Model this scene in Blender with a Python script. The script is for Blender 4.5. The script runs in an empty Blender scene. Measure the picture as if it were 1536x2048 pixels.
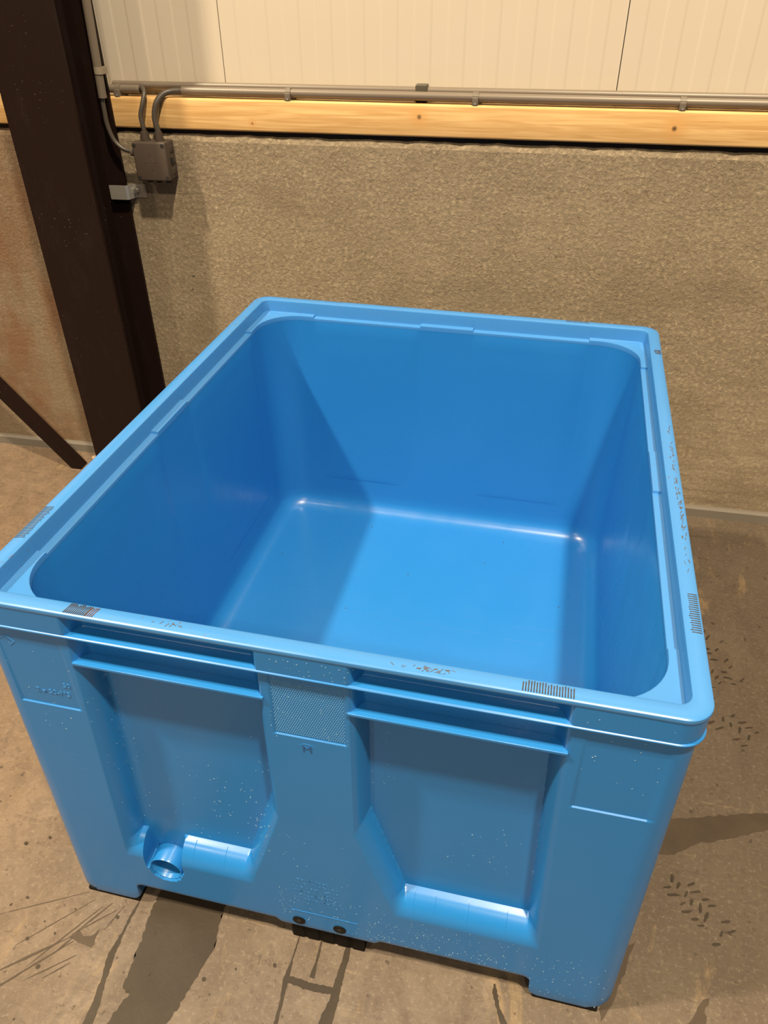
import bpy, bmesh, math, random
import numpy as np
from mathutils import Matrix, Vector
random.seed(7)
sc = bpy.context.scene
COL = sc.collection

# ------------------------------------------------------------------ camera
CAM = (0.7581, -0.6318, 1.4687); YAW, PITCH, ROLL, FPX = -0.2299, -0.6268, -0.0056, 1529.98
fw = Vector((math.sin(YAW)*math.cos(PITCH), math.cos(YAW)*math.cos(PITCH), math.sin(PITCH)))
r0 = Vector((math.cos(YAW), -math.sin(YAW), 0)); u0 = r0.cross(fw)
rt = r0*math.cos(ROLL)+u0*math.sin(ROLL); up = -r0*math.sin(ROLL)+u0*math.cos(ROLL)
cd = bpy.data.cameras.new('camera'); cam = bpy.data.objects.new('camera', cd); COL.objects.link(cam)
cd.sensor_fit = 'VERTICAL'; cd.sensor_height = 36; cd.lens = FPX/2048*36; cd.clip_start = .02
m = Matrix(((rt.x, up.x, -fw.x, CAM[0]), (rt.y, up.y, -fw.y, CAM[1]), (rt.z, up.z, -fw.z, CAM[2]), (0, 0, 0, 1)))
cam.matrix_world = m; sc.camera = cam

# ------------------------------------------------------------------ light
sc.view_settings.view_transform = 'Standard'; sc.view_settings.look = 'None'
sc.view_settings.gamma = 1; sc.view_settings.use_curve_mapping = False
sc.view_settings.exposure = 0.0
wd = bpy.data.worlds.new('hall_ambient'); sc.world = wd; wd.use_nodes = True
wd.node_tree.nodes['Background'].inputs[0].default_value = (1.0, .84, .68, 1)
wd.node_tree.nodes['Background'].inputs[1].default_value = .06
def hall_lamp(x, y, z, power, size=.34):
    l = bpy.data.lights.new('high_bay_light', 'AREA'); l.shape = 'DISK'; l.size = size
    l.energy = power; l.color = (1.0, .80, .54)
    o = bpy.data.objects.new('high_bay_light', l); COL.objects.link(o); o.location = (x, y, z)
hall_lamp(2.04, -1.7, 7.3, 850)
hall_lamp(-3.24, -1.3, 7.3, 905)
hall_lamp(2.3, -6.3, 7.3, 330)
hall_lamp(-3.2, -6.3, 7.3, 250)

# ------------------------------------------------------------------ helpers
YW, WA = 1.5157, 0.0312
WALL = Matrix.Translation((0, YW, 0)) @ Matrix.Rotation(WA, 4, 'Z')     # wall frame: x along, -y towards the room
def w2(x, d, z): return WALL @ Vector((x, -d, z))

def obj(name, verts, faces, mat, parent=None, smooth=False, base=None, rot=None):
    me = bpy.data.meshes.new(name); me.from_pydata([tuple(v) for v in verts], [], [tuple(f) for f in faces]); me.update()
    if smooth: me.polygons.foreach_set('use_smooth', [True]*len(me.polygons))
    me.materials.append(mat)
    o = bpy.data.objects.new(name, me); COL.objects.link(o)
    if parent: o.parent = parent
    return o
def empty(name, mat4, label, cat, group=None):
    o = bpy.data.objects.new(name, None); COL.objects.link(o); o.matrix_world = mat4; o.empty_display_size = .05
    o['label'] = label; o['category'] = cat
    if group: o['group'] = group
    return o
def tag(o, label, cat, group=None):
    o['label'] = label; o['category'] = cat
    if group: o['group'] = group
    return o
def struct(o): o['kind'] = 'structure'; return o

class MB:
    def __init__(s): s.v = []; s.f = []
    def add(s, v, f):
        n = len(s.v); s.v += [tuple(p) for p in v]; s.f += [tuple(i+n for i in q) for q in f]; return s
    def box(s, x0, x1, y0, y1, z0, z1, b=0):
        if b <= 0:
            v = [(x, y, z) for z in (z0, z1) for y in (y0, y1) for x in (x0, x1)]
            return s.add(v, [(0, 2, 3, 1), (4, 5, 7, 6), (0, 1, 5, 4), (2, 6, 7, 3), (0, 4, 6, 2), (1, 3, 7, 5)])
        bm = bmesh.new(); bmesh.ops.create_cube(bm, size=1)
        for q in bm.verts: q.co = Vector(((x0+x1)/2+q.co.x*(x1-x0), (y0+y1)/2+q.co.y*(y1-y0), (z0+z1)/2+q.co.z*(z1-z0)))
        bmesh.ops.bevel(bm, geom=bm.edges[:], offset=b, segments=3, profile=.5, affect='EDGES')
        bm.verts.index_update()
        s.add([q.co.copy() for q in bm.verts], [[q.index for q in f.verts] for f in bm.faces]); bm.free(); return s
    def tube(s, pts, r, n=14, cap=True, r2=None):
        pts = [Vector(p) for p in pts]; rings = []
        t0 = (pts[1]-pts[0]).normalized(); nrm = t0.orthogonal().normalized()
        for i, p in enumerate(pts):
            t = ((pts[min(i+1, len(pts)-1)]-pts[max(i-1, 0)])).normalized()
            nrm = (nrm - t*nrm.dot(t)).normalized(); bn = t.cross(nrm)
            rr = r if r2 is None else r+(r2-r)*i/(len(pts)-1)
            rings.append([p+(nrm*math.cos(a)+bn*math.sin(a))*rr for a in [2*math.pi*k/n for k in range(n)]])
        v = [q for g in rings for q in g]; f = []
        for i in range(len(pts)-1):
            for k in range(n): f.append((i*n+k, i*n+(k+1) % n, (i+1)*n+(k+1) % n, (i+1)*n+k))
        if cap: f.append(tuple(range(n-1, -1, -1))); f.append(tuple((len(pts)-1)*n+k for k in range(n)))
        return s.add(v, f)
    def prism(s, poly, y0, y1, axis='y'):
        n = len(poly)
        P = (lambda a, b, y: (a, y, b)) if axis == 'y' else (lambda a, b, y: (a, b, y)) if axis == 'z' else (lambda a, b, y: (y, a, b))
        v = [P(a, b, y0) for a, b in poly]+[P(a, b, y1) for a, b in poly]
        f = [tuple(range(n)), tuple(range(2*n-1, n-1, -1))]+[(i, i+n, (i+1) % n+n, (i+1) % n) for i in range(n)]
        return s.add(v, f)
    def build(s, name, mat, parent=None, smooth=False):
        o = obj(name, s.v, s.f, mat, parent, smooth)
        bm = bmesh.new(); bm.from_mesh(o.data); bmesh.ops.recalc_face_normals(bm, faces=bm.faces[:])
        if smooth:
            for e in bm.edges:
                if len(e.link_faces) == 2 and e.calc_face_angle(0) > math.radians(38): e.smooth = False
        bm.to_mesh(o.data); bm.free(); return o
def spline(pts, k=8):
    P = [Vector(p) for p in pts]; P = [2*P[0]-P[1]]+P+[2*P[-1]-P[-2]]; out = []
    for i in range(1, len(P)-2):
        for j in range(k):
            t = j/k; a, b, c, d = P[i-1:i+3]
            out.append(.5*((2*b)+(c-a)*t+(2*a-5*b+4*c-d)*t*t+(3*b-a-3*c+d)*t**3))
    return out+[P[-2]]

# ------------------------------------------------------------------ materials
class NT:
    def __init__(s, name):
        s.m = bpy.data.materials.new(name); s.m.use_nodes = True; s.t = s.m.node_tree
        s.b = s.t.nodes['Principled BSDF']; s.tc = s.t.nodes.new('ShaderNodeTexCoord')
    def n(s, k, **kw):
        x = s.t.nodes.new(k)
        for a, b in kw.items(): setattr(x, a, b)
        return x
    def link(s, a, b): s.t.links.new(a, b)
    def co(s, scale=(1, 1, 1), rot=(0, 0, 0), src='Object'):
        mp = s.n('ShaderNodeMapping'); mp.inputs['Scale'].default_value = scale; mp.inputs['Rotation'].default_value = rot
        s.link(s.tc.outputs[src], mp.inputs[0]); return mp.outputs[0]
    def noise(s, scale, detail=4, rough=.55, co=None, dist=0):
        x = s.n('ShaderNodeTexNoise'); x.inputs['Scale'].default_value = scale; x.inputs['Detail'].default_value = detail
        x.inputs['Roughness'].default_value = rough; x.inputs['Distortion'].default_value = dist
        s.link(co if co else s.co(), x.inputs['Vector']); return x.outputs['Fac']
    def ramp(s, fac, stops):
        x = s.n('ShaderNodeValToRGB'); e = x.color_ramp.elements
        while len(e) < len(stops): e.new(.5)
        for i, (p, c) in enumerate(stops):
            e[i].position = p; e[i].color = (c, c, c, 1) if isinstance(c, (int, float)) else tuple(c)+(1,)
        s.link(fac, x.inputs[0]); return x.outputs[0]
    def mix(s, fac, a, b, mode='MIX'):
        x = s.n('ShaderNodeMix', data_type='RGBA', blend_type=mode)
        for val, sock in ((fac, x.inputs[0]), (a, x.inputs[6]), (b, x.inputs[7])):
            if hasattr(val, 'node'): s.link(val, sock)
            elif isinstance(val, (int, float)): sock.default_value = val
            else: sock.default_value = tuple(val)+(1,)
        return x.outputs[2]
    def math(s, op, a, b=0):
        x = s.n('ShaderNodeMath', operation=op)
        for val, sock in ((a, x.inputs[0]), (b, x.inputs[1])):
            if hasattr(val, 'node'): s.link(val, sock)
            else: sock.default_value = val
        return x.outputs[0]
    def bump(s, h, strength=.5, dist=.002, prev=None):
        x = s.n('ShaderNodeBump'); x.inputs['Strength'].default_value = strength; x.inputs['Distance'].default_value = dist
        s.link(h, x.inputs['Height'])
        if prev: s.link(prev, x.inputs['Normal'])
        s.link(x.outputs[0], s.b.inputs['Normal']); return x.outputs[0]
    def set(s, color=None, rough=None, metal=None, spec=None):
        for v, k in ((color, 'Base Color'), (rough, 'Roughness'), (metal, 'Metallic'), (spec, 'Specular IOR Level')):
            if v is None: continue
            if hasattr(v, 'node'): s.link(v, s.b.inputs[k])
            elif isinstance(v, (int, float)): s.b.inputs[k].default_value = v
            else: s.b.inputs[k].default_value = tuple(v)+(1,)
        return s
def plain(name, col, rough=.5, metal=0, spec=.5):
    return NT(name).set(col, rough, metal, spec).m

def blue_plastic(name, wear=0.0):
    t = NT(name)
    n = t.noise(3.5, 3)
    c = t.mix(n, (.040, .205, .540), (.048, .220, .575)) if wear else t.mix(n, (.013, .168, .500), (.019, .186, .545))
    if wear:
        s = t.noise(260, 5, .7, t.co((1, .35, 1)))
        k = t.math('MULTIPLY', t.ramp(s, [(.60, 0), (.67, 1)]), t.ramp(t.noise(6, 2), [(.52, 0), (.62, 1)]))
        c = t.mix(t.math('MULTIPLY', k, wear), c, (.10, .085, .07))
    t.set(c, t.ramp(t.noise(9, 4), [(.3, .24), (.7, .36)]), spec=.5)
    b = t.bump(t.noise(5, 2), .12, .004)
    t.bump(t.noise(240, 2), .02, .0005, b)
    return t.m
BLUE = blue_plastic('blue_plastic'); BLUE_RIM = blue_plastic('worn_blue_plastic', .8)
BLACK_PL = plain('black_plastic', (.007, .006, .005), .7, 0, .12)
SCREWM = plain('black_screw', (.004, .004, .004), .5, 0, .2)
DIRT = plain('rim_dirt', (.05, .035, .028), .8)
RUST = plain('rust_dirt', (.13, .05, .028), .8)
WATER = plain('water_bead', (.30, .46, .60), .06, 0, .8)
def concrete_wall():
    t = NT('stippled_concrete'); obc = t.co()
    sep = t.n('ShaderNodeSeparateXYZ'); t.link(t.tc.outputs['Object'], sep.inputs[0])
    big = t.noise(1.6, 5, .6, t.co((1, 1, 1.8))); mid = t.noise(14, 5, .6)
    base = t.mix(t.ramp(big, [(.3, 0), (.7, 1)]), (.240, .198, .142), (.325, .268, .190))
    base = t.mix(t.math('MULTIPLY', t.ramp(mid, [(.42, 0), (.62, 1)]), .35), base, (.21, .168, .115))
    st = t.noise(92, 6, .72, None, .35)
    base = t.mix(t.math('MULTIPLY', t.ramp(st, [(.52, 0), (.64, 1)]), .6), base, (.50, .41, .29))
    base = t.mix(t.math('MULTIPLY', t.ramp(st, [(.34, 1), (.46, 0)]), .5), base, (.13, .098, .062))
    # rust-brown stains over a darker brown tone left of the column, streaks low on the wall
    left = t.ramp(t.math('ADD', t.math('MULTIPLY', sep.outputs[0], -1), 0), [(.66, 0), (.80, 1)])
    st2 = t.ramp(t.noise(4.5, 4, .6, t.co((1.6, 1, .7))), [(.42, 0), (.60, 1)])
    base = t.mix(t.math('MULTIPLY', left, .6), base, (.165, .118, .078))
    base = t.mix(t.math('MULTIPLY', t.math('MULTIPLY', left, st2), .8), base, (.18, .095, .052))
    low = t.ramp(sep.outputs[2], [(.0, 1), (.55, 0)])
    bands = t.ramp(t.noise(5, 5, .6, t.co((.5, 1, 6))), [(.42, 0), (.6, 1)])
    base = t.mix(t.math('MULTIPLY', t.math('MULTIPLY', low, bands), .55), base, (.17, .128, .08))
    wet = t.ramp(t.noise(3.2, 3, .5, t.co((.7, 1, 1.2))), [(.56, 0), (.64, 1)])
    base = t.mix(t.math('MULTIPLY', wet, .32), base, (.19, .15, .105))
    t.set(base, .85, spec=.25)
    # stipple strongest in the upper part, layered trowel lines lower down
    amp = t.ramp(sep.outputs[2], [(.25, .25), (.75, 1)])
    b = t.bump(t.math('MULTIPLY', st, amp), 1.0, .0050)
    b = t.bump(t.noise(42, 4, .6), .35, .005, b)
    t.bump(t.noise(7, 4, .5, t.co((.5, 1, 2))), .25, .010, b)
    return t.m
def concrete_floor():
    t = NT('stained_concrete_floor')
    a = t.ramp(t.noise(1.7, 6, .62, None, .6), [(.32, 0), (.68, 1)])
    base = t.mix(a, (.108, .084, .064), (.180, .144, .113))
    b = t.ramp(t.noise(5.5, 8, .68, t.co((1.6, .7, 1), (0, 0, .5)), .9), [(.46, 0), (.60, 1)])
    base = t.mix(t.math('MULTIPLY', b, .55), base, (.080, .060, .043))
    sep = t.n('ShaderNodeSeparateXYZ'); t.link(t.tc.outputs['Object'], sep.inputs[0])
    # darker brown area to the right of the box
    rr = t.ramp(t.math('ADD', sep.outputs[0], t.math('MULTIPLY', t.noise(2.2, 5), .3)), [(.98, 0), (1.25, 1)])
    base = t.mix(t.math('MULTIPLY', rr, .55), base, (.070, .054, .038))
    # rusty tan bloom on the left
    ll = t.ramp(t.math('SUBTRACT', t.math('MULTIPLY', t.noise(2.6, 5), .5), sep.outputs[0]), [(.22, 0), (.55, 1)])
    base = t.mix(t.math('MULTIPLY', ll, .45), base, (.205, .135, .082))
    o = t.ramp(t.noise(3.1, 6, .7, t.co((2.2, .8, 1), (0, 0, -.7)), 1.2), [(.585, 0), (.66, 1)])
    base = t.mix(t.math('MULTIPLY', o, .5), base, (.26, .185, .10))
    m1 = t.ramp(t.noise(24, 7, .75, None, .5), [(.44, 0), (.60, 1)])
    base = t.mix(t.math('MULTIPLY', m1, .40), base, (.082, .060, .044))
    s = t.ramp(t.noise(120, 5, .75), [(.54, 0), (.70, 1)])
    base = t.mix(t.math('MULTIPLY', s, .42), base, (.30, .245, .185))
    v = t.n('ShaderNodeTexVoronoi'); v.inputs['Scale'].default_value = 62; t.link(t.co(), v.inputs['Vector'])
    ringm = t.ramp(v.outputs['Distance'], [(.13, 0), (.20, 1), (.27, 1), (.34, 0)])
    sel = t.ramp(t.noise(7, 3), [(.50, 0), (.58, 1)])
    base = t.mix(t.math('MULTIPLY', t.math('MULTIPLY', ringm, sel), .38), base, (.065, .045, .036))
    d = t.ramp(t.noise(48, 3, .6), [(.29, 1), (.36, 0)])
    base = t.mix(t.math('MULTIPLY', d, .75), base, (.035, .026, .018))
    sc1 = t.ramp(t.noise(16, 7, .78, t.co((.35, 3.2, 1), (0, 0, .75))), [(.58, 0), (.66, 1)])
    base = t.mix(t.math('MULTIPLY', sc1, .5), base, (.055, .041, .03))
    sc2 = t.ramp(t.noise(13, 6, .75, t.co((.3, 4, 1), (0, 0, -.45))), [(.60, 0), (.68, 1)])
    base = t.mix(t.math('MULTIPLY', sc2, .35), base, (.27, .20, .125))
    t.set(base, t.ramp(t.noise(4, 5), [(.35, .45), (.65, .72)]), spec=.4)
    bb = t.bump(t.noise(70, 5, .65), .5, .0022)
    t.bump(t.noise(6, 5, .6), .4, .01, bb)
    return t.m
def wood():
    t = NT('pine_timber')
    g = t.noise(7, 5, .55, t.co((.32, 1, 7)), 1.6)
    g2 = t.noise(42, 3, .5, t.co((.1, 1, 3)), .6)
    c = t.mix(t.ramp(g, [(.35, 0), (.65, 1)]), (.57, .355, .145), (.72, .49, .23))
    c = t.mix(t.math('MULTIPLY', t.ramp(g2, [(.46, 0), (.6, 1)]), .55), c, (.48, .27, .095))
    for kx, kz, r in ((.353, 1.137, .0075), (.985, 1.127, .0085), (-.1, 1.11, .0035)):
        v = t.n('ShaderNodeVectorMath', operation='DISTANCE'); mp = t.n('ShaderNodeMapping')
        mp.inputs['Scale'].default_value = (1, 0, 1); t.link(t.tc.outputs['Object'], mp.inputs[0])
        t.link(mp.outputs[0], v.inputs[0]); v.inputs[1].default_value = (kx, 0, kz)
        c = t.mix(t.ramp(v.outputs['Value'], [(r*1.2, .45), (r*4.5, 0)]), c, (.60, .30, .09))
        c = t.mix(t.ramp(v.outputs['Value'], [(r*.35, 1), (r*.75, 0)]), c, (.07, .035, .015))
    t.set(c, .62, spec=.3); t.bump(g2, .2, .0015); return t.m
def steel_brown():
    t = NT('primer_painted_steel')
    sp = t.ramp(t.noise(190, 2, .5), [(.70, 0), (.75, 1)])
    reg = t.ramp(t.noise(4, 3), [(.50, 0), (.62, 1)])
    sm = t.ramp(t.noise(7, 5, .7, t.co((2.5, 1, 1))), [(.52, 0), (.75, 1)])
    c = t.mix(t.math('MULTIPLY', sm, .25), (.012, .0058, .005), (.030, .021, .018))
    c = t.mix(t.math('MULTIPLY', sp, t.math('ADD', t.math('MULTIPLY', reg, .6), .02)), c, (.35, .31, .26))
    t.set(c, .5, spec=.14); return t.m
def galv():
    t = NT('galvanised_steel'); t.set(t.mix(t.noise(40, 3), (.36, .35, .33), (.46, .45, .42)), .36, .55); return t.m
CONC, FLOORM, WOOD, STEEL, GALV = concrete_wall(), concrete_floor(), wood(), steel_brown(), galv()
def panelm():
    t = NT('coated_sandwich_panel'); t.set(t.mix(t.noise(2, 2), (.555, .500, .42), (.585, .525, .44)), .42, spec=.4); return t.m
PANEL = panelm()
CONDUIT = plain('grey_conduit', (.165, .137, .11), .36)
CABLE = plain('grey_cable', (.068, .058, .049), .42)
JBOX = plain('grey_junction_box', (.072, .056, .046), .5, 0, .3)
DARKP = plain('dark_recess', (.012, .010, .009), .8)
SEAL = plain('grey_sealant', (.145, .128, .108), .7)
CLIP = plain('conduit_clip_grey', (.14, .118, .095), .45)

# ------------------------------------------------------------------ setting
f = MB(); f.add([(-6, -9, 0), (8, -9, 0), (8, 3, 0), (-6, 3, 0)], [(0, 1, 2, 3)]); struct(f.build('floor', FLOORM))
def wallobj(mb, name, mat, smooth=False):
    o = mb.build(name, mat, None, smooth); o.matrix_world = WALL; return o
b = MB()
# concrete plinth with a slightly crumbly top edge
nx = 700; xs = [-6+14*i/nx for i in range(nx+1)]
v = []; fc = []
for x in xs:
    j = .0022*math.sin(x*37)+.0018*math.sin(x*91+1)+random.uniform(-.0018, .0018)
    v += [(x, 0, 0), (x, 0, 1.060), (x, .0035+random.uniform(0, .002), 1.073+j), (x, .016, 1.077+j*.6), (x, .22, 1.077)]
for i in range(nx):
    for k in range(4): a = i*5+k; fc.append((a, a+5, a+6, a+1))
struct(wallobj(MB().add(v, fc), 'wall_back', CONC))
# corrugated sandwich panel wall above: shallow ribs, dark joints every metre
joints = [-.186+1.0225*k for k in range(-6, 8)]
prof = []
for a, c in zip(joints[:-1], joints[1:]):
    prof += [(a, -.006), (a+.0022, -.006), (a+.0022, 0)]
    n = 24; p = (c-a-.0022)/n
    for k in range(n):
        x0 = a+.0022+k*p
        if k % 2 == 0: prof += [(x0+.004, 0), (x0+p-.002, 0)]
        else: prof += [(x0+.004, -.0012), (x0+p-.002, -.0012)]
    prof += [(c, 0)]
v = []; fc = []
for x, d in prof: v += [(x, .05-d, 1.11), (x, .05-d, 7.6)]
for i in range(len(prof)-1): fc.append((2*i, 2*i+2, 2*i+3, 2*i+1))
o = struct(wallobj(MB().add(v, fc), 'wall_back_panels', PANEL)); o.name = 'wall_back_upper'
# dark joint strips set into the grooves, and a near-black strip painting the shadow gap under the timber
b = MB()
for j in joints: b.box(j-.0012, j+.0026, .0535, .055, 1.11, 7.6)
struct(wallobj(b, 'trim_1', DARKP))
b = MB(); b.box(-6, 8, .012, .045, 1.0772, 1.0895); struct(wallobj(b, 'trim_2', DARKP))
b = MB(); b.box(-6, 8, -.006, .049, 1.0895, 1.166, .005); o = wallobj(b, 'trim_3', WOOD, True); struct(o)
b = MB(); b.prism([(0, .034), (-.010, .034), (-.016, .028), (-.018, .0), (0, 0)], -6, 8, 'x'); struct(wallobj(b, 'baseboard_back', SEAL))

# ------------------------------------------------------------------ steel column and brace
def wmat(x, d, z): return WALL @ Matrix.Translation((x, -d, z))
root = empty('steel_column', wmat(-.60, .10, 0), 'dark brown painted steel H-section column standing against the concrete wall', 'column')
b = MB(); b.box(-.10, .10, -.095, -.085, .012, 7.4); b.build('front_flange', STEEL, root)
b = MB(); b.box(-.0035, .0035, -.085, .085, .012, 7.4)
for s in (-1, 1):  # root fillets
    for q in (-1, 1): b.prism([(q*.0035, s*.085), (q*.0185, s*.085), (q*.008, s*.0805), (q*.0035, s*.070)], .012, 7.4, 'z')
b.build('web', STEEL, root)
b = MB(); b.box(-.10, .10, .085, .095, .012, 7.4); b.build('rear_flange', STEEL, root)
b = MB(); b.box(-.115, .115, -.11, .098, 0, .012, .002); b.build('base_plate', STEEL, root)
root = empty('diagonal_brace', wmat(-.838, .13, 0), 'dark steel diagonal brace rising to the left from the floor beside the column', 'brace')
ang = math.radians(127.5)
dx, dz = math.cos(ang), math.sin(ang); px_, pz_ = dz, -dx
L = 6.0; w = .022
P = [(-w*px_-dx*.0, 0.004), (w*px_+.004, .004), (w*px_+dx*L, w*pz_+dz*L), (-w*px_+dx*L, -w*pz_+dz*L)]
b = MB(); b.prism(P, -.003, .003); b.build('flange', STEEL, root)
P2 = [(w*px_-.004, .004), (w*px_+.004, .004), (w*px_+dx*L+.004, w*pz_+dz*L), (w*px_+dx*L-.003, w*pz_+dz*L)]
b = MB(); b.prism(P2, .003, .040); b.build('upstand', STEEL, root)

# ------------------------------------------------------------------ conduits, cables, clips, junction box
def wthing(name, mb, mat, label, cat, group=None, base=(0, 0, 0), smooth=True):
    mb.v = [(x-base[0], y+base[1], z-base[2]) for x, y, z in mb.v]
    o = mb.build(name, mat, None, smooth); o.matrix_world = wmat(*base); tag(o, label, cat, group); return o
# wall frame: y = -d
def wp(x, d, z): return (x, -d, z)
b = MB(); b.tube([wp(-.505, -.034, 1.191), wp(7.5, -.034, 1.200)], .0095)
wthing('rear_conduit', b, CONDUIT, 'long grey electrical conduit running along the wall just above the timber, behind the other', 'conduit', None, (-.505, -.034, 1.191))
root = empty('front_conduit', wmat(-.296, -.012, 1.182), 'grey conduit in front of another, starting right of the junction box and running right', 'conduit')
b = MB(); b.tube([(0, 0, 0), (7.7, 0, .003)], .0105); b.build('pipe', CONDUIT, root, True)
b = MB(); b.tube([(-.0005, 0, 0), (.001, 0, 0)], .0085); b.build('pipe_mouth', DARKP, root)
root = empty('short_conduit', wmat(-.512, -.012, 1.183), 'short grey conduit stub between the column and the first cable loop', 'conduit')
b = MB(); b.tube([(0, 0, 0), (.095, 0, 0)], .0105); b.build('pipe', CONDUIT, root, True)
b = MB(); b.tube([(.0945, 0, 0), (.096, 0, 0)], .0085); b.build('pipe_mouth', DARKP, root)
def clip(x, lab):
    r = empty('conduit_clip', wmat(x, -.012, 1.178), lab, 'clip', 'clips holding the front conduit')
    b = MB()
    pts = [(math.cos(a)*.0125, math.sin(a)*.0125+.0045) for a in [math.radians(d) for d in range(-40, 221, 20)]]
    inn = [(math.cos(a)*.0108, math.sin(a)*.0108+.0045) for a in [math.radians(d) for d in range(220, -41, -20)]]
    b.prism(pts+inn, -.007, .007, 'x'); b.build('saddle', CLIP, r)
    b = MB(); b.box(-.0075, .0075, -.0165, .010, -.0125, .006, .0015); b.box(-.005, .014, .0, .022, -.0118, -.007)
    b.build('clip_base', CLIP, r, True)
    b = MB(); b.tube([(0, -.016, -.008), (0, -.018, -.008)], .0028, 10); b.build('screw', GALV, r)
    return r
clip(-.480, 'grey clip on the short conduit stub nearest the column')
clip(.002, 'grey saddle clip on the conduit, left of the dark block')
clip(.494, 'grey saddle clip on the conduit, just right of the dark block')
clip(.995, 'grey saddle clip on the conduit near the right end of the timber')
b = MB(); b.box(.337, .368, .0225, .049, 1.1665, 1.207, .003)
wthing('pipe_bracket', b, plain('dark_bracket', (.07, .06, .045), .5), 'small dark block bracket showing above and below the conduit', 'bracket', None, (.352, -.03, 1.187))
# vertical conduit on the column
root = empty('vertical_conduit', wmat(-.501, .045, 1.168), 'vertical grey conduit running down the right edge of the steel column', 'conduit')
b = MB(); b.tube([(0, 0, 0), (.007, 0, .24), (.012, 0, 6)], .0112); b.build('pipe', CONDUIT, root, True)
b = MB(); b.tube([(.003, 0, .056), (.0035, 0, .072)], .0128); b.box(.006, .017, -.004, .02, .056, .072); b.build('pipe_strap', plain('pale_strap', (.28, .24, .18), .45), root, True)
b = MB(); b.tube([wp(*p) for p in spline([(-.503, .045, 1.19), (-.504, .045, 1.135), (-.503, .045, 1.10), (-.492, .045, 1.065), (-.472, .045, 1.045), (-.448, .042, 1.037), (-.425, .04, 1.035)])], .0062)
wthing('cable', b, CABLE, 'grey cable curving from the vertical conduit into the left side of the junction box', 'cable', 'cables at the junction box', (-.49, .045, 1.05))
b = MB(); b.tube([wp(*p) for p in spline([(-.430, -.012, 1.183), (-.418, -.012, 1.184), (-.405, -.002, 1.187), (-.396, .012, 1.176), (-.399, .024, 1.154), (-.408, .029, 1.126), (-.406, .030, 1.099), (-.404, .030, 1.078)])], .0062)
wthing('cable', b, CABLE, 'grey cable dropping from the short conduit stub into the left top gland', 'cable', 'cables at the junction box', (-.41, .02, 1.12))
b = MB(); b.tube([wp(*p) for p in spline([(-.285, -.012, 1.182), (-.300, -.011, 1.182), (-.325, -.003, 1.181), (-.345, .010, 1.174), (-.360, .024, 1.154), (-.368, .029, 1.124), (-.366, .030, 1.100), (-.363, .030, 1.078)])], .0078)
wthing('cable', b, CABLE, 'thicker grey cable curving from the front conduit down into the right top gland', 'cable', 'cables at the junction box', (-.35, .02, 1.12))
# junction box
jm = wmat(-.384, 0, .9665) @ Matrix.Rotation(math.radians(-.8), 4, 'Y')
root = empty('junction_box', jm, 'square grey-brown electrical junction box on the concrete beside the column', 'junction box')
b = MB(); b.box(-.047, .047, -.046, -.0005, 0, .097, .004)
for k in range(3): b.box(.0465, .0485, -.034, -.010, .012+k*.028, .030+k*.028, .0008)
b.build('housing', JBOX, root, True)
b = MB(); b.box(-.049, .049, -.063, -.046, -.001, .099, .005); b.build('lid', JBOX, root, True)
b = MB(); b.box(-.043, .043, -.0634, -.063, .0482, .0490)
pts = [(math.cos(a)*.011, .045+math.sin(a)*.011) for a in [math.radians(d) for d in range(35, 146, 10)]]
for (x0, z0), (x1, z1) in zip(pts, pts[1:]): b.tube([(x0, -.0630, z0), (x1, -.0630, z1)], .0005, 5)
b.build('lid_mark', plain('moulded_line', (.11, .08, .062), .5), root)
for x, z in ((0, .066), (-.016, .047), (.016, .047), (.001, .028)):
    b = MB(); b.tube([(x, -.0628, z), (x, -.0637, z)], .0012, 8); b.build('pilot_dimple', DARKP, root)
for x in (-.041, .041):
    for z in (.008, .090):
        s = MB(); s.tube([(x, -.060, z), (x, -.0637, z)], .0050, 14)
        b2 = s.build('lid_screw', DARKP, root)
b = MB(); b.box(.0475, .0497, -.038, -.026, .040, .056); b.build('side_slot', DARKP, root)
def gland(x0, side=False):
    b = MB()
    if side: b.tube([(-.047, -.040, .066), (-.055, -.041, .067)], .0105, 6); b.tube([(-.054, -.041, .067), (-.064, -.042, .068)], .0085, 16)
    else:
        b.tube([(x0, -.030, .0965), (x0, -.030, .102)], .0142, 6); b.tube([(x0, -.030, .102), (x0, -.030, .117)], .0118, 16); b.tube([(x0, -.030, .117), (x0, -.030, .1205)], .0100, 16)
    b.build('cable_gland', JBOX, root, True)
gland(-.020); gland(.021); gland(0, True)
b = MB()
for x, r in ((-.030, .008), (-.002, .009), (.026, .008)): b.tube([(x, -.026, .001), (x, -.026, -.011)], r, 10)
b.build('bottom_knockout', DARKP, root, True)
# clamp fixing the column's rear flange to the wall
root = empty('wall_clamp', wmat(-.485, .0, .905), 'bent galvanised steel clamp below the junction box holding the column to the wall', 'clamp')
b = MB()
poly = [(-.055, -.038), (-.006, -.036), (.000, -.031), (.006, -.006), (.040, -.003), (.040, 0), (.004, -.002), (-.003, -.028), (-.008, -.032), (-.055, -.034)]
b.prism(poly, 0, .038, 'z'); b.build('plate', GALV, root)
b = MB(); b.tube([(.014, -.004, .021), (.014, -.011, .021)], .0100, 6); b.tube([(.014, -.010, .021), (.014, -.018, .021)], .0055, 12)
b.build('anchor_bolt', plain('bright_zinc', (.62, .60, .56), .22, .85), root, True)
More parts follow.
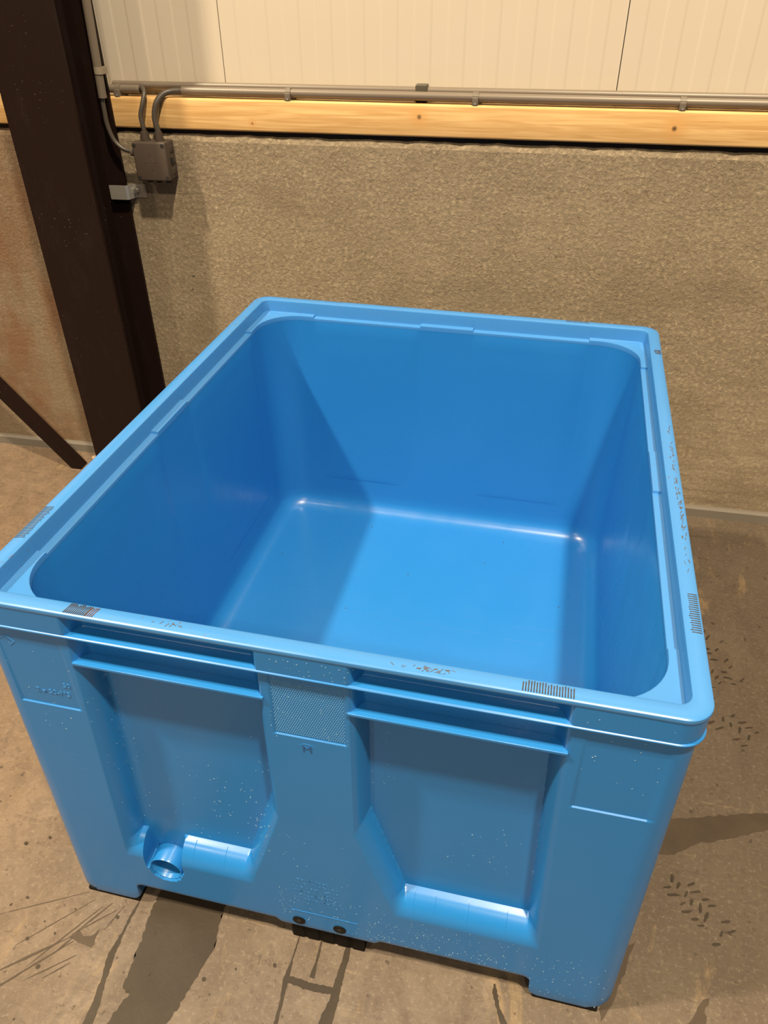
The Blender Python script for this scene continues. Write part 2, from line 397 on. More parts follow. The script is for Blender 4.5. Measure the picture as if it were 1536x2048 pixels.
# two little lumps left on the concrete below the clamp
for x, z, r, lab in ((-.318, .683, .0036, 'tiny pale lump stuck to the concrete wall, the upper of two'), (-.327, .640, .0028, 'tiny pale lump stuck to the concrete wall, the lower of two')):
    bm = bmesh.new(); bmesh.ops.create_icosphere(bm, subdivisions=2, radius=r)
    for q in bm.verts: q.co *= random.uniform(.8, 1.2)
    bm.verts.index_update(); mb = MB().add([(q.co.x-.02, q.co.y*.6-.001, q.co.z) for q in bm.verts], [[q.index for q in f.verts] for f in bm.faces]); bm.free()
    o = mb.build('mortar_lump', SEAL, None, True); o.matrix_world = wmat(x, 0, z); tag(o, lab, 'lump', 'mortar lumps on the wall')

# ------------------------------------------------------------------ the blue box
W, D, H = 1.0, 1.188, .760
box = empty('pallet_box', Matrix.Translation((.5, 0, 0)), 'large open blue plastic pallet box standing on the wet concrete floor', 'pallet box')
OFF = Vector((.5, 0, 0))
def B(mb, name, mat, smooth=True):
    mb.v = [(x-.5, y, z) for x, y, z in mb.v]; return mb.build(name, mat, box, smooth)
def sm(t): t = min(1, max(0, t)); return t*t*(3-2*t)
def lin(t, k=.18):  # clamped ramp with rounded ends
    t = min(1, max(0, t))
    return .45*t+.55*sm(t)
DP = .0355
def cove(t, k):          # broad soft outer edge, crisp inner corner
    t = min(1, max(0, t))
    return (1-k)*t*(.4+.6*t)+k*(1-math.sqrt(max(0, 1-t*t)))
def bay(u, z, flip):
    # left bay when flip is False, its mirror when True; returns recess depth
    if flip: u = .998-u
    le = .158-(.70-z)*.0385
    dl = (u-le+.004)/.021; dr = (.437-u)/.016
    ch = ((z-.18)*(.430-.376)-(u-.376)*(.36-.18))/math.hypot(.054, .18)   # chamfered lower inner corner
    dc = (ch)/.022
    db = (z-.168)/.042
    t = min(dl, dr, dc)
    if t <= 0 or db <= 0: return 0
    if z > .660: return (.024 if z > .715 else .022)*lin(min(dl/.9, dr))
    a_, b_ = cove(t, .45), cove(db, .75); d = DP*a_*b_/(a_+b_-a_*b_+1e-9)
    inner = min((u-le-.030)/.006, db-1, 3)
    return d+(.0012*sm(inner) if inner > 0 else 0)
PORT = (.203, .139)
def face_x(u, z, front=True):
    d = max(bay(u, z, False), bay(u, z, True))
    if front:
        # slot and mouth of the drain port, cut through the shelf
        if abs(u-PORT[0]) < .0365 and .140 < z < .222: d = max(d, DP)
        if math.hypot(u-PORT[0], z-PORT[1]) < .0292: d = max(d, .080)
        # moulded seam steps along the shelf
    # label fields at the corners (bottom edge is a crisp little ledge)
    for a, b_ in ((.038, .141), (.861, .964)):
        if a < u < b_ and .552 < z < .705:
            d = max(d, .0022*(.25+.75*(1-(z-.552)/.153))*min(1, (u-a)/.003, (b_-u)/.003))
    if .449 < u < .555 and .588 < z < .705: d = max(d, .0020*min(1, (u-.449)/.002, (.555-u)/.002))
    return d
def face_y(u, z):
    d = 0
    for e0, e1 in ((.145, .520), (.662, 1.040)):
        t = min((u-e0)/.018, (e1-u)/.018)
        if t <= 0: continue
        db = (z-.176)/.036
        if z > .660: d = max(d, .022*lin(t))
        elif db > 0: d = max(d, DP*min(lin(t), lin(db)))
    return d
def zbot(u, L, front):
    # lower outline: feet at both ends, fork openings between, small tab in the middle
    if L < 1.1: a, b_, c0, c1 = .130, .862, .405, .602
    else: a, b_, c0, c1 = .150, L-.150, .50, .69
    top = .064; R = .020; sole = .006
    def foot(q):      # q = distance from the foot's inner edge into the foot
        if q >= R: return 0
        if q > 0: return R-math.sqrt(max(0, R*R-(R-q)**2))
        return None
    q = max(a-u, u-b_)
    if q > 0:
        z = foot(q)
        e = min(u, L-u)-.006
        if e < .016: z = max(z, .016-math.sqrt(max(0, .016**2-(.016-max(e, 0))**2)))
        return z+sole
    dq = min(u-a, b_-u)
    z = top
    if dq < .016: z = top-(.016-math.sqrt(max(0, .016**2-(.016-dq)**2)))
    k = min((u-c0)/.014, (c1-u)/.014)
    if front and k > 0: z = top-.010*sm(k)
    return z
def axis_samples(L, step, dense, fine):
    s = set()
    x = .038
    while x < L-.038: s.add(round(x, 5)); x += step
    for a, b_, in dense:
        x = a
        while x < b_: s.add(round(x, 5)); x += fine
    s = sorted(q for q in s if .038 <= q <= L-.038)
    out = [s[0]]
    for q in s[1:]:
        if q-out[-1] > fine*.6: out.append(q)
    return out
colsF = axis_samples(W, .0045, [(.036, .043), (.128, .178), (.36, .456), (.549, .64), (.82, .868), (.960, .966), (.136, .145)], .0016)
colsF = sorted(set(colsF) | {.0385, .0415})
colsB = axis_samples(W, .010, [(.128, .17), (.42, .45), (.55, .58), (.83, .868)], .004)
colsS = axis_samples(D, .012, [(.14, .17), (.50, .53), (.655, .685), (1.02, 1.045)], .004)
rows = []
z = .10
while z < .752:
    rows.append(z)
    fine = .172 < z < .216 or .548 < z < .556 or .584 < z < .592 or .655 < z < .664 or .700 < z < .72
    z += .0016 if fine else (.0028 if z < .30 else .0042)
rows.append(.752)
I0 = .0055; RC = .0325
def off(z):   # the walls stand proud of the lip towards the feet; the band between lip and flange is nearly flush
    return .0012 if z > .7125 else .0058-(.71-z)*.0185
OB = off(.1)
path = []      # (x, y, nx, ny, kind, u)
def arc(cx, cy, a0):
    for k in range(1, 10):
        a = math.radians(a0+10*k-0); path.append((cx+RC*math.cos(a), cy+RC*math.sin(a), math.cos(a), math.sin(a), 'c', 0))
for u in colsF: path.append((u, I0, 0, -1, 'f', u))
arc(W-.038, .038, -90)
for u in colsS: path.append((W-I0, u, 1, 0, 's', u))
arc(W-.038, D-.038, 0)
for u in reversed(colsB): path.append((u, D-I0, 0, 1, 'b', u))
arc(.038, D-.038, 90)
for u in reversed(colsS): path.append((I0, u, -1, 0, 's', u))
arc(.038, .038, 180)
V = []; NR = 7+len(rows)
for (x, y, nx, ny, k, u) in path:
    if k == 'f': zb, dep = zbot(u, W, True), (lambda z: face_x(u, z))
    elif k == 'b': zb, dep = zbot(u, W, False), (lambda z: face_x(u, z, False))
    elif k == 's': zb, dep = zbot(u, D, False), (lambda z: face_y(u, z))
    else: zb, dep = .0105, (lambda z: 0)
    def put(d, z):
        d += off(z)-I0; V.append((x-nx*d, y-ny*d, z))
    put(.045, zb); put(.010, zb); put(.004, zb+.0012); put(.001, zb+.004)   # rolled-in bottom edge
    for q in (.0, .33, .66):
        z = (zb+.008)+(.1-zb-.008)*q; put(dep(z), z)
    for z in rows: put(dep(z), z)
n = len(path); F = []
for i in range(n):
    j = (i+1) % n
    for k in range(NR-1): F.append((i*NR+k, j*NR+k, j*NR+k+1, i*NR+k+1))
b = MB(); b.add(V, F)
body = B(b, 'body', BLUE)

# rounded-rectangle loops shared by rim and tub
BX = [(.160, .436), (.568, .846)]; BY = [(.146, .522), (.656, 1.020)]
def side_pts(L, bays):
    s = {.140, L-.140}
    x = .140
    while x < L-.14: s.add(round(x, 4)); x += .016
    for a, c in bays: s |= {round(a-.0006, 4), round(a+.0006, 4), round(c-.0006, 4), round(c+.0006, 4)}
    return sorted(q for q in s if .1399 <= q <= L-.1399)
SX, SY = side_pts(W, BX), side_pts(D, BY)
def inbay(u, bays): return any(a <= u <= c for a, c in bays)
def loop(x0, x1, y0, y1, r, z, shift=0, relief=None, drop=0):
    o = []
    def P(x, y, nx, ny, u, side):
        s = 0; zz = z
        if side is not None:
            if drop and inbay(u, BX if side in 'fb' else BY): zz = z-drop
            s = shift if inbay(u, BX if side in 'fb' else BY) else 0
            if relief: s += relief(side, u, z)
        o.append((x+nx*s, y+ny*s, zz))
    def corner(cx, cy, a0):
        for k in range(0, 13):
            a = math.radians(a0+7.5*k); P(cx+r*math.cos(a), cy+r*math.sin(a), 0, 0, 0, None)
    for u in SX: P(u, y0, 0, 1, u, 'f')
    corner(x1-r, y0+r, -90)
    for u in SY: P(x1, u, -1, 0, u, 's')
    corner(x1-r, y1-r, 0)
    for u in reversed(SX): P(u, y1, 0, -1, u, 'b')
    corner(x0+r, y1-r, 90)
    for u in reversed(SY): P(x0, u, 1, 0, u, 's')
    corner(x0+r, y0+r, 180)
    return o
def skin(mb, loops, closed=False):
    n = len(loops[0]); v = [p for l in loops for p in l]; f = []
    m = len(loops)
    for a in range(m if closed else m-1):
        c = (a+1) % m
        for i in range(n): f.append((a*n+i, a*n+(i+1) % n, c*n+(i+1) % n, c*n+i))
    mb.add(v, f)
def ring(d, r, z, **k): return loop(d, W-d, d, D-d, r, z, **k)
rim = MB()
skin(rim, [ring(.010, .028, .7535), ring(.0035, .033, .7505), ring(.0008, .0355, .7515), ring(0, .036, .7545), ring(.0008, .0355, .7582), ring(.003, .034, .7598),
           ring(.012, .028, .7604), ring(.0215, .021, .7598), ring(.0245, .019, .7582), ring(.0258, .018, .7552),
           ring(.0262, .018, .7322, drop=.0045), ring(.0267, .018, .7306, drop=.0045), ring(.0275, .0175, .7302, drop=.0045),
           ring(.0385, .090, .7300, drop=.0045), ring(.0400, .090, .7290, drop=.0045), ring(.0405, .090, .7265, drop=.004), ring(.0405, .09, .718)])
rim_o = B(rim, 'rim', BLUE_RIM)
# flange that runs round the box below the lip
fl = MB()
skin(fl, [ring(.0095, .028, .7160), ring(.0010, .035, .7155), ring(-.0006, .0362, .7142), ring(-.0006, .0362, .7128), ring(.0010, .035, .7118), ring(.0095, .028, .7110)], True)
B(fl, 'rim_flange', BLUE)
# ribs across each bay
def bars(z0, z1, d0, d1, e0, e1):
    for s in (0, 1):
        for fb in (0, 1):
            a, c = (e0, e1) if s == 0 else (.998-e1, .998-e0)
            mb = MB(); y0, y1 = (d0, d1) if fb == 0 else (D-d1, D-d0)
            mb.box(a, c, y0, y1, z0, z1, .0009); yield mb
for mb in bars(.7100, .7158, .0012, .032, .150, .440): B(mb, 'bay_rib', BLUE)
for mb in bars(.6555, .6605, .0015, .037, .153, .440): B(mb, 'bay_rib', BLUE)
for sx in (0, 1):
    for e0, e1 in ((.140, .525), (.657, 1.045)):
        for z0, z1 in ((.7100, .7158), (.6555, .6605)):
            mb = MB(); x0, x1 = (.0015, .036) if sx == 0 else (W-.036, W-.0015)
            mb.box(x0, x1, e0, e1, z0, z1, .0009); B(mb, 'bay_rib', BLUE)

# inner tub
ZF = .160
def relief(side, u, z):
    if side == 's': bs = BY
    else: bs = BX
    d = 0
    for i, (a, c) in enumerate(bs):
        if a <= u <= c:
            d = .0022*sm(min(u-a, c-u)/.010)*sm((.712-z)/.012)*(1-sm((.70-z)/.42))
            # panel outline pressed through the wall
            inner = min(u-a-.018, c-u-.018, z-.255)
            cu = (u-a) if (i == 1) else (c-u)
            inner = min(inner, (cu-.018+(z-.255)*.32-.030))
            if inner > 0 and z < .69: d += .0009*min(1, inner/.006)*sm((.69-z)/.06)
    return d
def tubring(t, fil, z):
    x0 = .0405+.0125*t+fil; x1 = .9595-.0105*t-fil; y0 = .0405+.010*t+fil; y1 = 1.1475-.0185*t-fil
    return loop(x0, x1, y0, y1, max(.02, (.09-.015*t) if fil == 0 else .075-fil*.95), z, relief=relief if fil == 0 else None)
loops = []
zs = sorted({.718, .700, .684, .6765, .6745, .67, .66} | {round(.65-.0125*k, 4) for k in range(32)} | {.259, .2565, .2545, .252, .245, .230, .215}, reverse=True)
zs = [z for z in zs if z >= .205]
for z in zs: loops.append(tubring((.73-z)/.57, 0, z))
RF = .042
for k in range(1, 9):
    a = math.radians(90*k/8); loops.append(tubring((.73-(ZF+RF))/.57+.07*k/8, RF*(1-math.cos(a)), ZF+RF-RF*math.sin(a)))
tub = MB(); skin(tub, loops)
last = loops[-1]; nb = len(tub.v)-len(last)
cx, cy = .5, .59
for q in (.75, .5, .25):
    tub.v += [(cx+(x-cx)*q, cy+(y-cy)*q, ZF) for x, y, z in last]
nl = len(last)
for a in range(3):
    for i in range(nl): tub.f.append((nb+a*nl+i, nb+a*nl+(i+1) % nl, nb+(a+1)*nl+(i+1) % nl, nb+(a+1)*nl+i))
tub.v.append((cx, cy, ZF)); ce = len(tub.v)-1
for i in range(nl): tub.f.append((nb+3*nl+i, nb+3*nl+(i+1) % nl, ce))
B(tub, 'tub', BLUE)
# fine flow lines moulded in the tub floor
for (x0, y0, x1, y1) in ((.115, .76, .245, .77), (.26, .70, .70, .695), (.64, .745, .70, .748), (.755, .735, .86, .742), (.74, .69, .83, .69)):
    b = MB(); b.tube([(x0, y0, ZF-.0004), ((x0+x1)/2, (y0+y1)/2, ZF-.0002), (x1, y1, ZF-.0004)], .0012, 8); B(b, 'floor_line', BLUE)
# underside, corner foot blocks, black skid feet
b = MB(); b.box(.03, .97, .03, D-.03, .068, .104, .004); B(b, 'base_deck', BLUE)
for x0, x1 in ((.012, .132), (.866, .988)):
    for y0, y1 in ((.012, .152), (D-.152, D-.012)):
        b = MB(); b.box(x0, x1, y0, y1, .007, .07, .012); B(b, 'corner_foot', BLUE)
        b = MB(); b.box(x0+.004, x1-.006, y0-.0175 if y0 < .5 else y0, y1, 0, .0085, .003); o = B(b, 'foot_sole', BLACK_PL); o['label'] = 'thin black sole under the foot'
for y0 in (.006, .52, 1.045):
    for x0, x1 in (((.432, .568),) if y0 != .52 else ((.02, .13), (.432, .568), (.87, .98))):
        b = MB(); b.box(x0, x1, y0-.003, y0+.14, .001, .072)
        k = x0
        while k < x1-.01:
            b.box(k, k+.0235, y0-.005, y0+.135, .0, .060, .0025); k += .0285
        B(b, 'skid_foot', BLACK_PL, False)
# black screws through the centre tab
for x in (.452, .527):
    b = MB(); b.tube([(x, .010, .079), (x, off(.079)-.0012, .079)], .0118, 24); s = B(b, 'skid_screw', SCREWM)
    b = MB(); b.tube([(x, off(.079)-.001, .079), (x, off(.079)-.002, .079)], .0045, 6); b.v = [(a-.5, c, d) for a, c, d in b.v]; b.build('screw_socket', RUST if False else DARKP, s)
# drain port
b = MB()
nseg = 40
for (ra, rb, y0, y1) in ((.0305, .0280, -.0010, .050),):
    rings = []
    for r, y in ((ra, y1), (ra, y0+.002), (ra-.001, y0), (rb+.0008, y0), (rb, y0+.0015), (rb, y0+.080)):
        rings.append([(PORT[0]+r*math.cos(2*math.pi*k/nseg), y, PORT[1]+r*math.sin(2*math.pi*k/nseg)) for k in range(nseg)])
    skin(b, rings)
port = B(b, 'drain_port', BLUE)
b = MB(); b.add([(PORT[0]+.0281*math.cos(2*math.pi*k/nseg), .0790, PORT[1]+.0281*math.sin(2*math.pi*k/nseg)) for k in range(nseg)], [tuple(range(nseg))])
b.v = [(x-.5, y, z) for x, y, z in b.v]; b.build('port_dark_end', plain('port_shade', (.006, .02, .05), .6), port)  # dark end disc: the deep bore's shade put into its colour

# textured field on the centre pillar
b = MB()
yf = lambda z: off(z)
for i in range(31):
    for j in range(29):
        x = .4525+i*.0033+(.00165 if j % 2 else 0); z = .5925+j*.0036
        if x > .5525 or z > .694: continue
        yy = yf(z)+.0020
        b.add([(x-.00085, yy, z-.00085), (x+.00085, yy, z-.00085), (x+.00085, yy, z+.00085), (x-.00085, yy, z+.00085), (x, yy-.0011, z)], [(0, 1, 4), (1, 2, 4), (2, 3, 4), (3, 0, 4)])
b.v = [(x-.5, y, z) for x, y, z in b.v]
tp = b.build('studded_field', plain('pale_blue_studs', (.055, .215, .46), .35), box); tp['label'] = 'studded rectangle on the centre pillar'
def text(body_, size, x, y, z, mat, name, depth=.0006, parent=box, sx=1.0):
    cu = bpy.data.curves.new(name, 'FONT'); cu.body = body_; cu.size = size; cu.extrude = depth; cu.align_x = 'CENTER'; cu.space_line = .9
    t = bpy.data.objects.new(name, cu); COL.objects.link(t)
    dg = bpy.context.evaluated_depsgraph_get(); me = bpy.data.meshes.new_from_object(t.evaluated_get(dg)); bpy.data.objects.remove(t)
    me.materials.clear(); me.materials.append(mat)
    R_ = Matrix.Translation((x-.5, y, z)) @ Matrix.Rotation(math.radians(90), 4, 'X') @ Matrix.Diagonal((sx, 1, 1, 1))
    me.transform(R_); o = bpy.data.objects.new(name, me); COL.objects.link(o); o.parent = parent; return o
text('M', .0205, .4965, off(.565), .5585, plain('shaded_mould_mark', (.012, .09, .30), .4), 'maker_mark', .0007, sx=.95)
b = MB()
pts = [(.4965+.0125*math.cos(a), .5665+.0095*math.sin(a)) for a in [math.radians(d) for d in range(25, 156, 13)]]
for (x0, z0), (x1, z1) in zip(pts, pts[1:]): b.tube([(x0, off(z0), z0), (x1, off(z0), z1)], .0006, 6)
B(b, 'maker_mark_arch', BLUE)
EMB = plain('embossed_blue', (.045, .23, .58), .28)
# raised type on the left label field (worn and mostly illegible in the photograph)
b = MB()
for (cx_, cz_, s_) in ((.052, .680, .013),):
    q = [(-s_, 0), (0, .8*s_), (s_, 0), (.25*s_, -.7*s_)]
    for (a0, c0), (a1, c1) in zip(q, q[1:]): b.tube([(cx_+a0, off(.68)+.0006, cz_+c0), (cx_+a1, off(.68)+.0006, cz_+c1)], .0006, 5)
B(b, 'recycling_mark', EMB)
text('2 x 50-1\u00b03', .0135, .100, off(.58)+.0018, .578, EMB, 'size_marking', .0007)
text('50', .0125, .127, off(.6)+.0016, .598, EMB, 'size_marking', .0007)
# block of tiny raised type on the centre pillar, too worn to read: rows of short strokes
b = MB()
for row, (z, a, c) in enumerate(((.214, .455, .520), (.202, .446, .535), (.190, .446, .535), (.178, .448, .530), (.166, .446, .536), (.154, .450, .528))):
    x = a
    while x < c:
        h = random.uniform(.002, .005); w = random.choice((.0006, .0006, .0022))
        if random.random() < .72: b.box(x, x+w, off(z)-.0005, off(z)+.0006, z, z+h)
        if random.random() < .35: b.box(x, x+.0022, off(z)-.0005, off(z)+.0006, z+h-.0006, z+h)
        x += random.choice((.0034, .0034, .0070))
B(b, 'embossed_text', EMB, False)
b = MB(); b.box(.440, .560, off(.112)-.0007, off(.112)+.001, .1118, .1128); B(b, 'tab_line', BLUE, False)
# vertical ribs of the shelf seams
for x in (.262, .320, .375):
    b = MB(); b.tube([(x, off(.2)+DP*cove((z_-.168)/.042, .75)-0.0, z_) for z_ in (.1735, .182, .19, .197, .203, .2075, .2095)], .0006, 6); B(b, 'shelf_seam', BLUE)
for x in (.655, .69, .745, .808):
    b = MB(); b.tube([(x, off(.2)+DP*cove((z_-.168)/.042, .75)-0.0, z_) for z_ in (.1735, .182, .19, .197, .203, .2075, .2095)], .0006, 6); B(b, 'shelf_seam', BLUE)
# dirt-filled grip grooves across the lip
def grooves(x0, y0, x1, y1, n, dx, dy, lab, mats=None, w=.0007):
    b = MB()
    for k in range(n):
        t = k/(n-1); x, y = x0+(x1-x0)*t, y0+(y1-y0)*t
        s = random.uniform(.8, 1)
        b.tube([(x, y, .76035), (x+dx*s, y+dy*s, .7605)], w, 6)
    o = B(b, 'grip_groove', mats or DIRT); o['label'] = lab
grooves(.166, .0035, .197, .0035, 12, .004, .019, 'dark grooves across the front lip')
grooves(.1985, .0035, .208, .0035, 4, .004, .019, 'rusty grooves across the front lip', RUST)
grooves(.778, .0035, .838, .0035, 19, .000, .017, 'dark grooves across the front lip, right end')
grooves(W-.0035, .150, W-.0035, .225, 18, -.014, 0, 'dark grooves across the right lip')
grooves(W-.0035, 1.03, W-.0035, 1.05, 6, -.014, 0, 'dark grooves across the right lip, far end')
grooves(.0035, .135, .0035, .215, 20, .016, .004, 'dark grooves across the left lip')
grooves(.788, D-.004, .838, D-.004, 15, 0, -.012, 'dark grooves across the back lip')
grooves(.185, D-.004, .225, D-.004, 8, 0, -.008, 'faint grooves across the back lip', None, .0004)
# scuffs on the right and front lips
b = MB()
for k in range(70):
    y = random.gauss(.47, .11); x = W-random.uniform(.006, .013)
    if not .25 < y < .85: continue
    b.tube([(x, y, .7602), (x+random.uniform(-.002, .003), y+random.uniform(.003, .010), .7603)], random.uniform(.0004, .0008), 5)
for k in range(26):
    x = random.gauss(.655, .02); b.tube([(x, random.uniform(.006, .016), .7603), (x+random.uniform(.002, .007), random.uniform(.006, .016), .7603)], random.uniform(.0003, .0006), 5)
for k in range(8):
    x = random.gauss(.31, .02); b.tube([(x, random.uniform(.008, .018), .7603), (x+.003, random.uniform(.008, .018), .7603)], .0006, 5)
o = B(b, 'lip_scuff', plain('scuff_dirt', (.085, .065, .045), .8)); o['kind'] = 'stuff'
# water beads on the front
b = MB()
bm = bmesh.new(); bmesh.ops.create_icosphere(bm, subdivisions=1, radius=1); bm.verts.index_update()
iv = [q.co.copy() for q in bm.verts]; iff = [[q.index for q in f.verts] for f in bm.faces]; bm.free()
def bead(x, z, r):
    y = off(z)+face_x(x, z); b.add([(x+q.x*r, y+q.y*r*.7, z+q.z*r) for q in iv], iff)
def cloud(n, x0, x1, z0, z1, r0=.0004, r1=.0012):
    for k in range(n):
        x = random.uniform(x0, x1); z = random.uniform(z0, z1)
        if zbot(x, W, True)+.008 < z: bead(x, z, random.triangular(r0, r1, r0))
cloud(210, .60, .985, .02, .165); cloud(70, .57, .80, .075, .14); cloud(60, .40, .60, .07, .18); cloud(45, .30, .42, .24, .40, .0006, .0013)
cloud(40, .22, .42, .22, .52, .0005, .0011); cloud(34, .15, .19, .24, .58, .0005, .0012); cloud(28, .455, .575, .718, .745); cloud(45, .445, .56, .58, .70, .0005, .0010)
cloud(14, .03, .15, .55, .74); cloud(8, .06, .12, .50, .56); cloud(16, .42, .56, .22, .34); cloud(18, .85, .97, .60, .74); cloud(25, .70, .84, .30, .42); cloud(12, .57, .62, .45, .62)
for k in range(16): bead(.425+random.uniform(-.002, .003), .085+k*.006, random.uniform(.0004, .0008))
o = B(b, 'water_bead', WATER); o['kind'] = 'stuff'; o['label'] = 'fine water droplets'
b = MB()
for x, y in ((.12, .88), (.33, 1.05), (.66, .96), (.47, .87), (.86, .83), (.345, .71), (.70, 1.06)):
    b.add([(x+q.x*.0018, y+q.y*.0018, ZF+q.z*.0012) for q in iv], iff)
o = B(b, 'dirt_speck', DIRT); o['kind'] = 'stuff'

# ------------------------------------------------------------------ marks on the floor
def wetm(name, c, rough):
    t = NT(name); t.set(t.mix(t.ramp(t.noise(14, 5, .6), [(.3, 0), (.7, 1)]), tuple(q*.82 for q in c), tuple(q*1.12 for q in c)), rough, spec=.32)
    t.bump(t.noise(70, 4), .25, .0012); return t.m
WET = wetm('wet_concrete', (.038, .029, .020), .45); DAMP = wetm('damp_concrete', (.058, .043, .030), .5); TYRE = wetm('tyre_rubber_mark', (.040, .030, .021), .6)
def jag(poly, amp=.0022, step=.006):
    out = []
    for i, p in enumerate(poly):
        q = poly[(i+1) % len(poly)]; L = math.hypot(q[0]-p[0], q[1]-p[1]); k = max(1, int(L/step))
        for j in range(k):
            t = j/k; out.append((p[0]+(q[0]-p[0])*t+random.uniform(-amp, amp), p[1]+(q[1]-p[1])*t+random.uniform(-amp, amp)))
    return out
def flat(polys, z, name, mat, lab, cat, group=None):
    bm = bmesh.new()
    cx_ = sum(p[0] for p in polys[0])/len(polys[0]); cy_ = sum(p[1] for p in polys[0])/len(polys[0])
    for pi_, P in enumerate(polys):
        vs = [bm.verts.new((x-cx_, y-cy_, pi_*.00008)) for x, y in P]; f = bm.faces.new(vs)
    bmesh.ops.triangulate(bm, faces=bm.faces[:]); bmesh.ops.recalc_face_normals(bm, faces=bm.faces[:])
    for f in bm.faces:
        if f.normal.z < 0: f.normal_flip()
    me = bpy.data.meshes.new(name); bm.to_mesh(me); bm.free(); me.materials.append(mat)
    o = bpy.data.objects.new(name, me); COL.objects.link(o); o.location = (cx_, cy_, z); tag(o, lab, cat, group)
    if len(polys) > 2: o['kind'] = 'stuff'
    return o
def strip(pts, ws):
    L, R_ = [], []
    for i, p in enumerate(pts):
        a = pts[max(0, i-1)]; c = pts[min(len(pts)-1, i+1)]; dx_, dy_ = c[0]-a[0], c[1]-a[1]; l = math.hypot(dx_, dy_) or 1
        nx_, ny_ = -dy_/l, dx_/l; w = ws[i]/2; L.append((p[0]+nx_*w, p[1]+ny_*w)); R_.append((p[0]-nx_*w, p[1]-ny_*w))
    return L+R_[::-1]
flat([jag([(.154, .06), (.154, -.012), (.157, -.036), (.162, -.07), (.163, -.103), (.168, -.151), (.183, -.158), (.168, -.21), (.150, -.27), (.165, -.33), (.19, -.42), (.235, -.40), (.262, -.27), (.269, -.187), (.277, -.156), (.288, -.11), (.299, -.053), (.288, .003), (.29, .06)])],
     .0006, 'wet_patch', WET, 'broad dark wet streak on the floor running from under the box', 'wet patch', 'wet marks in front of the box')
flat([jag(strip([(.124, .0), (.122, -.035), (.1215, -.067), (.120, -.105), (.128, -.146), (.135, -.186), (.139, -.26)], [.003, .006, .005, .014, .009, .014, .020]), .0010, .005)],
     .0007, 'wet_streak', WET, 'thin dark wet trickle left of the broad wet streak', 'wet patch', 'wet marks in front of the box')
flat([jag(strip([(.445, .01), (.4445, -.04), (.444, -.075), (.448, -.11), (.452, -.20)], [.002, .003, .010, .006, .006]), .0006, .004),
      jag(strip([(.487, .01), (.4885, -.035), (.488, -.062)], [.003, .004, .010]), .0006, .004),
      jag(strip([(.446, -.073), (.49, -.077), (.534, -.074)], [.012, .013, .012]), .0010, .004),
      jag(strip([(.539, .01), (.538, -.03), (.536, -.055), (.537, -.081), (.532, -.126), (.528, -.22)], [.009, .011, .014, .014, .024, .032]), .0012, .005)],
     .0006, 'wet_trickles', WET, 'branching wet trickles on the floor below the black centre foot', 'wet patch', 'wet marks in front of the box')
flat([jag([(.027, -.096), (.052, -.100), (.079, -.103), (.076, -.069), (.068, -.084), (.054, -.088), (.040, -.080)], .0008, .005)]+
     [jag(strip([(x0, y0), ((x0+x1)/2, (y0+y1)/2), (x1, y1)], [.0008, w_, .0006]), .0003, .006) for x0, y0, x1, y1, w_ in
      ((.04, -.02, -.06, -.13, .0022), (.06, -.03, -.02, -.16, .003), (.02, -.01, -.13, -.09, .0018), (.09, -.03, .03, -.09, .0025), (.075, -.02, .035, -.085, .003), (.10, -.02, .085, -.07, .0018),
       (.03, -.095, -.08, -.19, .005), (.04, -.10, -.05, -.20, .003), (.06, -.12, -.01, -.18, .002), (.055, -.135, .02, -.17, .002), (.035, -.095, .018, -.125, .003), (-.02, -.17, -.09, -.24, .004))],
     .0005, 'wet_splash', DAMP, 'spray of thin dark splashes on the floor by the front left foot', 'wet patch', 'wet marks in front of the box')
flat([jag(strip([(.806, .0), (.808, -.014), (.815, -.035), (.830, -.062), (.835, -.12)], [.003, .009, .006, .013, .010]), .0008, .004)],
     .0006, 'wet_streak', WET, 'small wet drip on the floor left of the front right foot', 'wet patch', 'wet marks in front of the box')
flat([jag([(1.02, .325), (1.12, .316), (1.19, .36), (1.26, .39), (1.36, .435), (1.6, .54), (1.6, .56), (1.331, .462), (1.22, .43), (1.139, .405), (1.03, .40)], .003, .012)],
     .0006, 'wet_band', DAMP, 'dark damp band across the floor right of the box', 'wet patch')
flat([jag([(.99, -.02), (1.01, .02), (1.04, .10), (1.05, .13), (1.035, .12), (1.01, .05), (.985, .0)], .002, .008), jag([(1.12, -.02), (1.15, .04), (1.17, .06), (1.16, .02), (1.14, -.03)], .003, .008)],
     .0006, 'damp_smear', DAMP, 'dark smears on the floor beside the front right foot', 'wet patch')
spots = []
for k in range(46):
    if k < 30: x, y = random.uniform(-.12, 1.05), random.uniform(-.24, -.01)
    else: x, y = random.uniform(-.40, -.02), random.uniform(-.05, .45)
    r = random.uniform(.0015, .0042); a = random.uniform(.9, 2.2); e = random.uniform(.45, 1)
    spots.append([(x+r*math.cos(t)*math.cos(a)-r*e*math.sin(t)*math.sin(a), y+r*math.cos(t)*math.sin(a)+r*e*math.sin(t)*math.cos(a)) for t in [2*math.pi*q/9 for q in range(9)]])
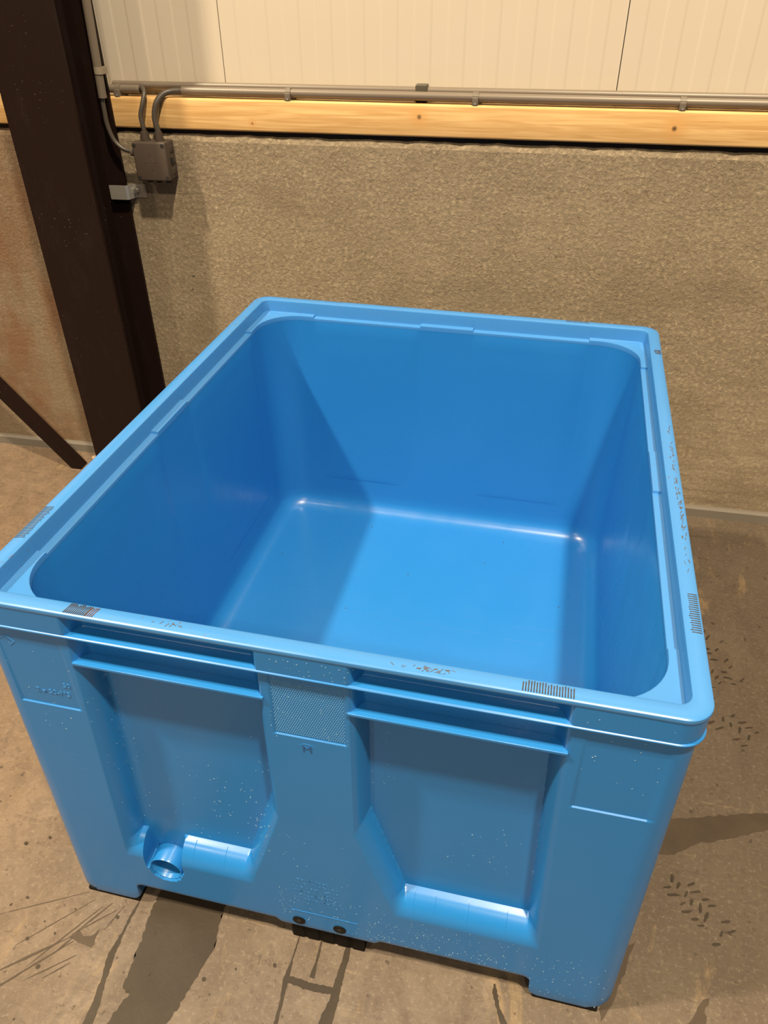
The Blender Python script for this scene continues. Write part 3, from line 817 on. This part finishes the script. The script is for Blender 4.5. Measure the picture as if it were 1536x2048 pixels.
flat(spots, .0005, 'wet_spots', WET, 'scattered small dark drips on the floor in front of and left of the box', 'wet patch', 'wet marks in front of the box')
def treads(cx_, cy_, ang_, nrow, ncol, lab, sp=(.028, .021)):
    ps = []; ca, sa = math.cos(ang_), math.sin(ang_)
    for i in range(nrow):
        for j in range(ncol):
            if random.random() < .2: continue
            a = (j-(ncol-1)/2)*sp[0]+random.uniform(-.003, .003); c = (i-nrow/2)*sp[1]+(j % 2)*.009+random.uniform(-.003, .003)
            x, y = cx_+a*ca-c*sa, cy_+a*sa+c*ca; th = ang_+(.55 if j % 2 else -.45)+random.uniform(-.2, .2)
            l = random.uniform(.006, .012); w = random.uniform(.0035, .006)
            ps.append(jag(strip([(x-l*math.cos(th), y-l*math.sin(th)), (x-.4*l*math.cos(th), y-.4*l*math.sin(th)), (x+.5*l*math.cos(th), y+.5*l*math.sin(th)), (x+l*math.cos(th), y+l*math.sin(th))], [w*.5, w, w, w*.4]), .0009, .004))
    flat(ps, .0007, 'tyre_print', TYRE, lab, 'tyre mark', 'tyre prints right of the box')
treads(1.255, .90, .45, 9, 4, 'dark tyre tread print on the floor right of the box, the far one')
treads(1.165, .225, .75, 8, 3, 'dark tyre tread print on the floor right of the box, the near one', (.022, .017))
treads(1.27, .70, .9, 7, 3, 'dark tyre tread print on the floor right of the box, the middle one')
def lump(x, y, z, r, name, mat, lab, cat, flat_=.6):
    bm = bmesh.new(); bmesh.ops.create_icosphere(bm, subdivisions=2, radius=r)
    for q in bm.verts: q.co *= random.uniform(.75, 1.2); q.co.z *= flat_
    zmin = min(q.co.z for q in bm.verts)
    for q in bm.verts: q.co.z -= zmin
    me = bpy.data.meshes.new(name); bm.to_mesh(me); bm.free(); me.materials.append(mat)
    o = bpy.data.objects.new(name, me); COL.objects.link(o); o.location = (x, y, z); tag(o, lab, cat)
lump(-.80, 1.432, 0, .011, 'rubble_crumb', plain('pale_crumb', (.5, .38, .27), .8), 'small pale crumb on the floor at the foot of the steel column', 'crumb')
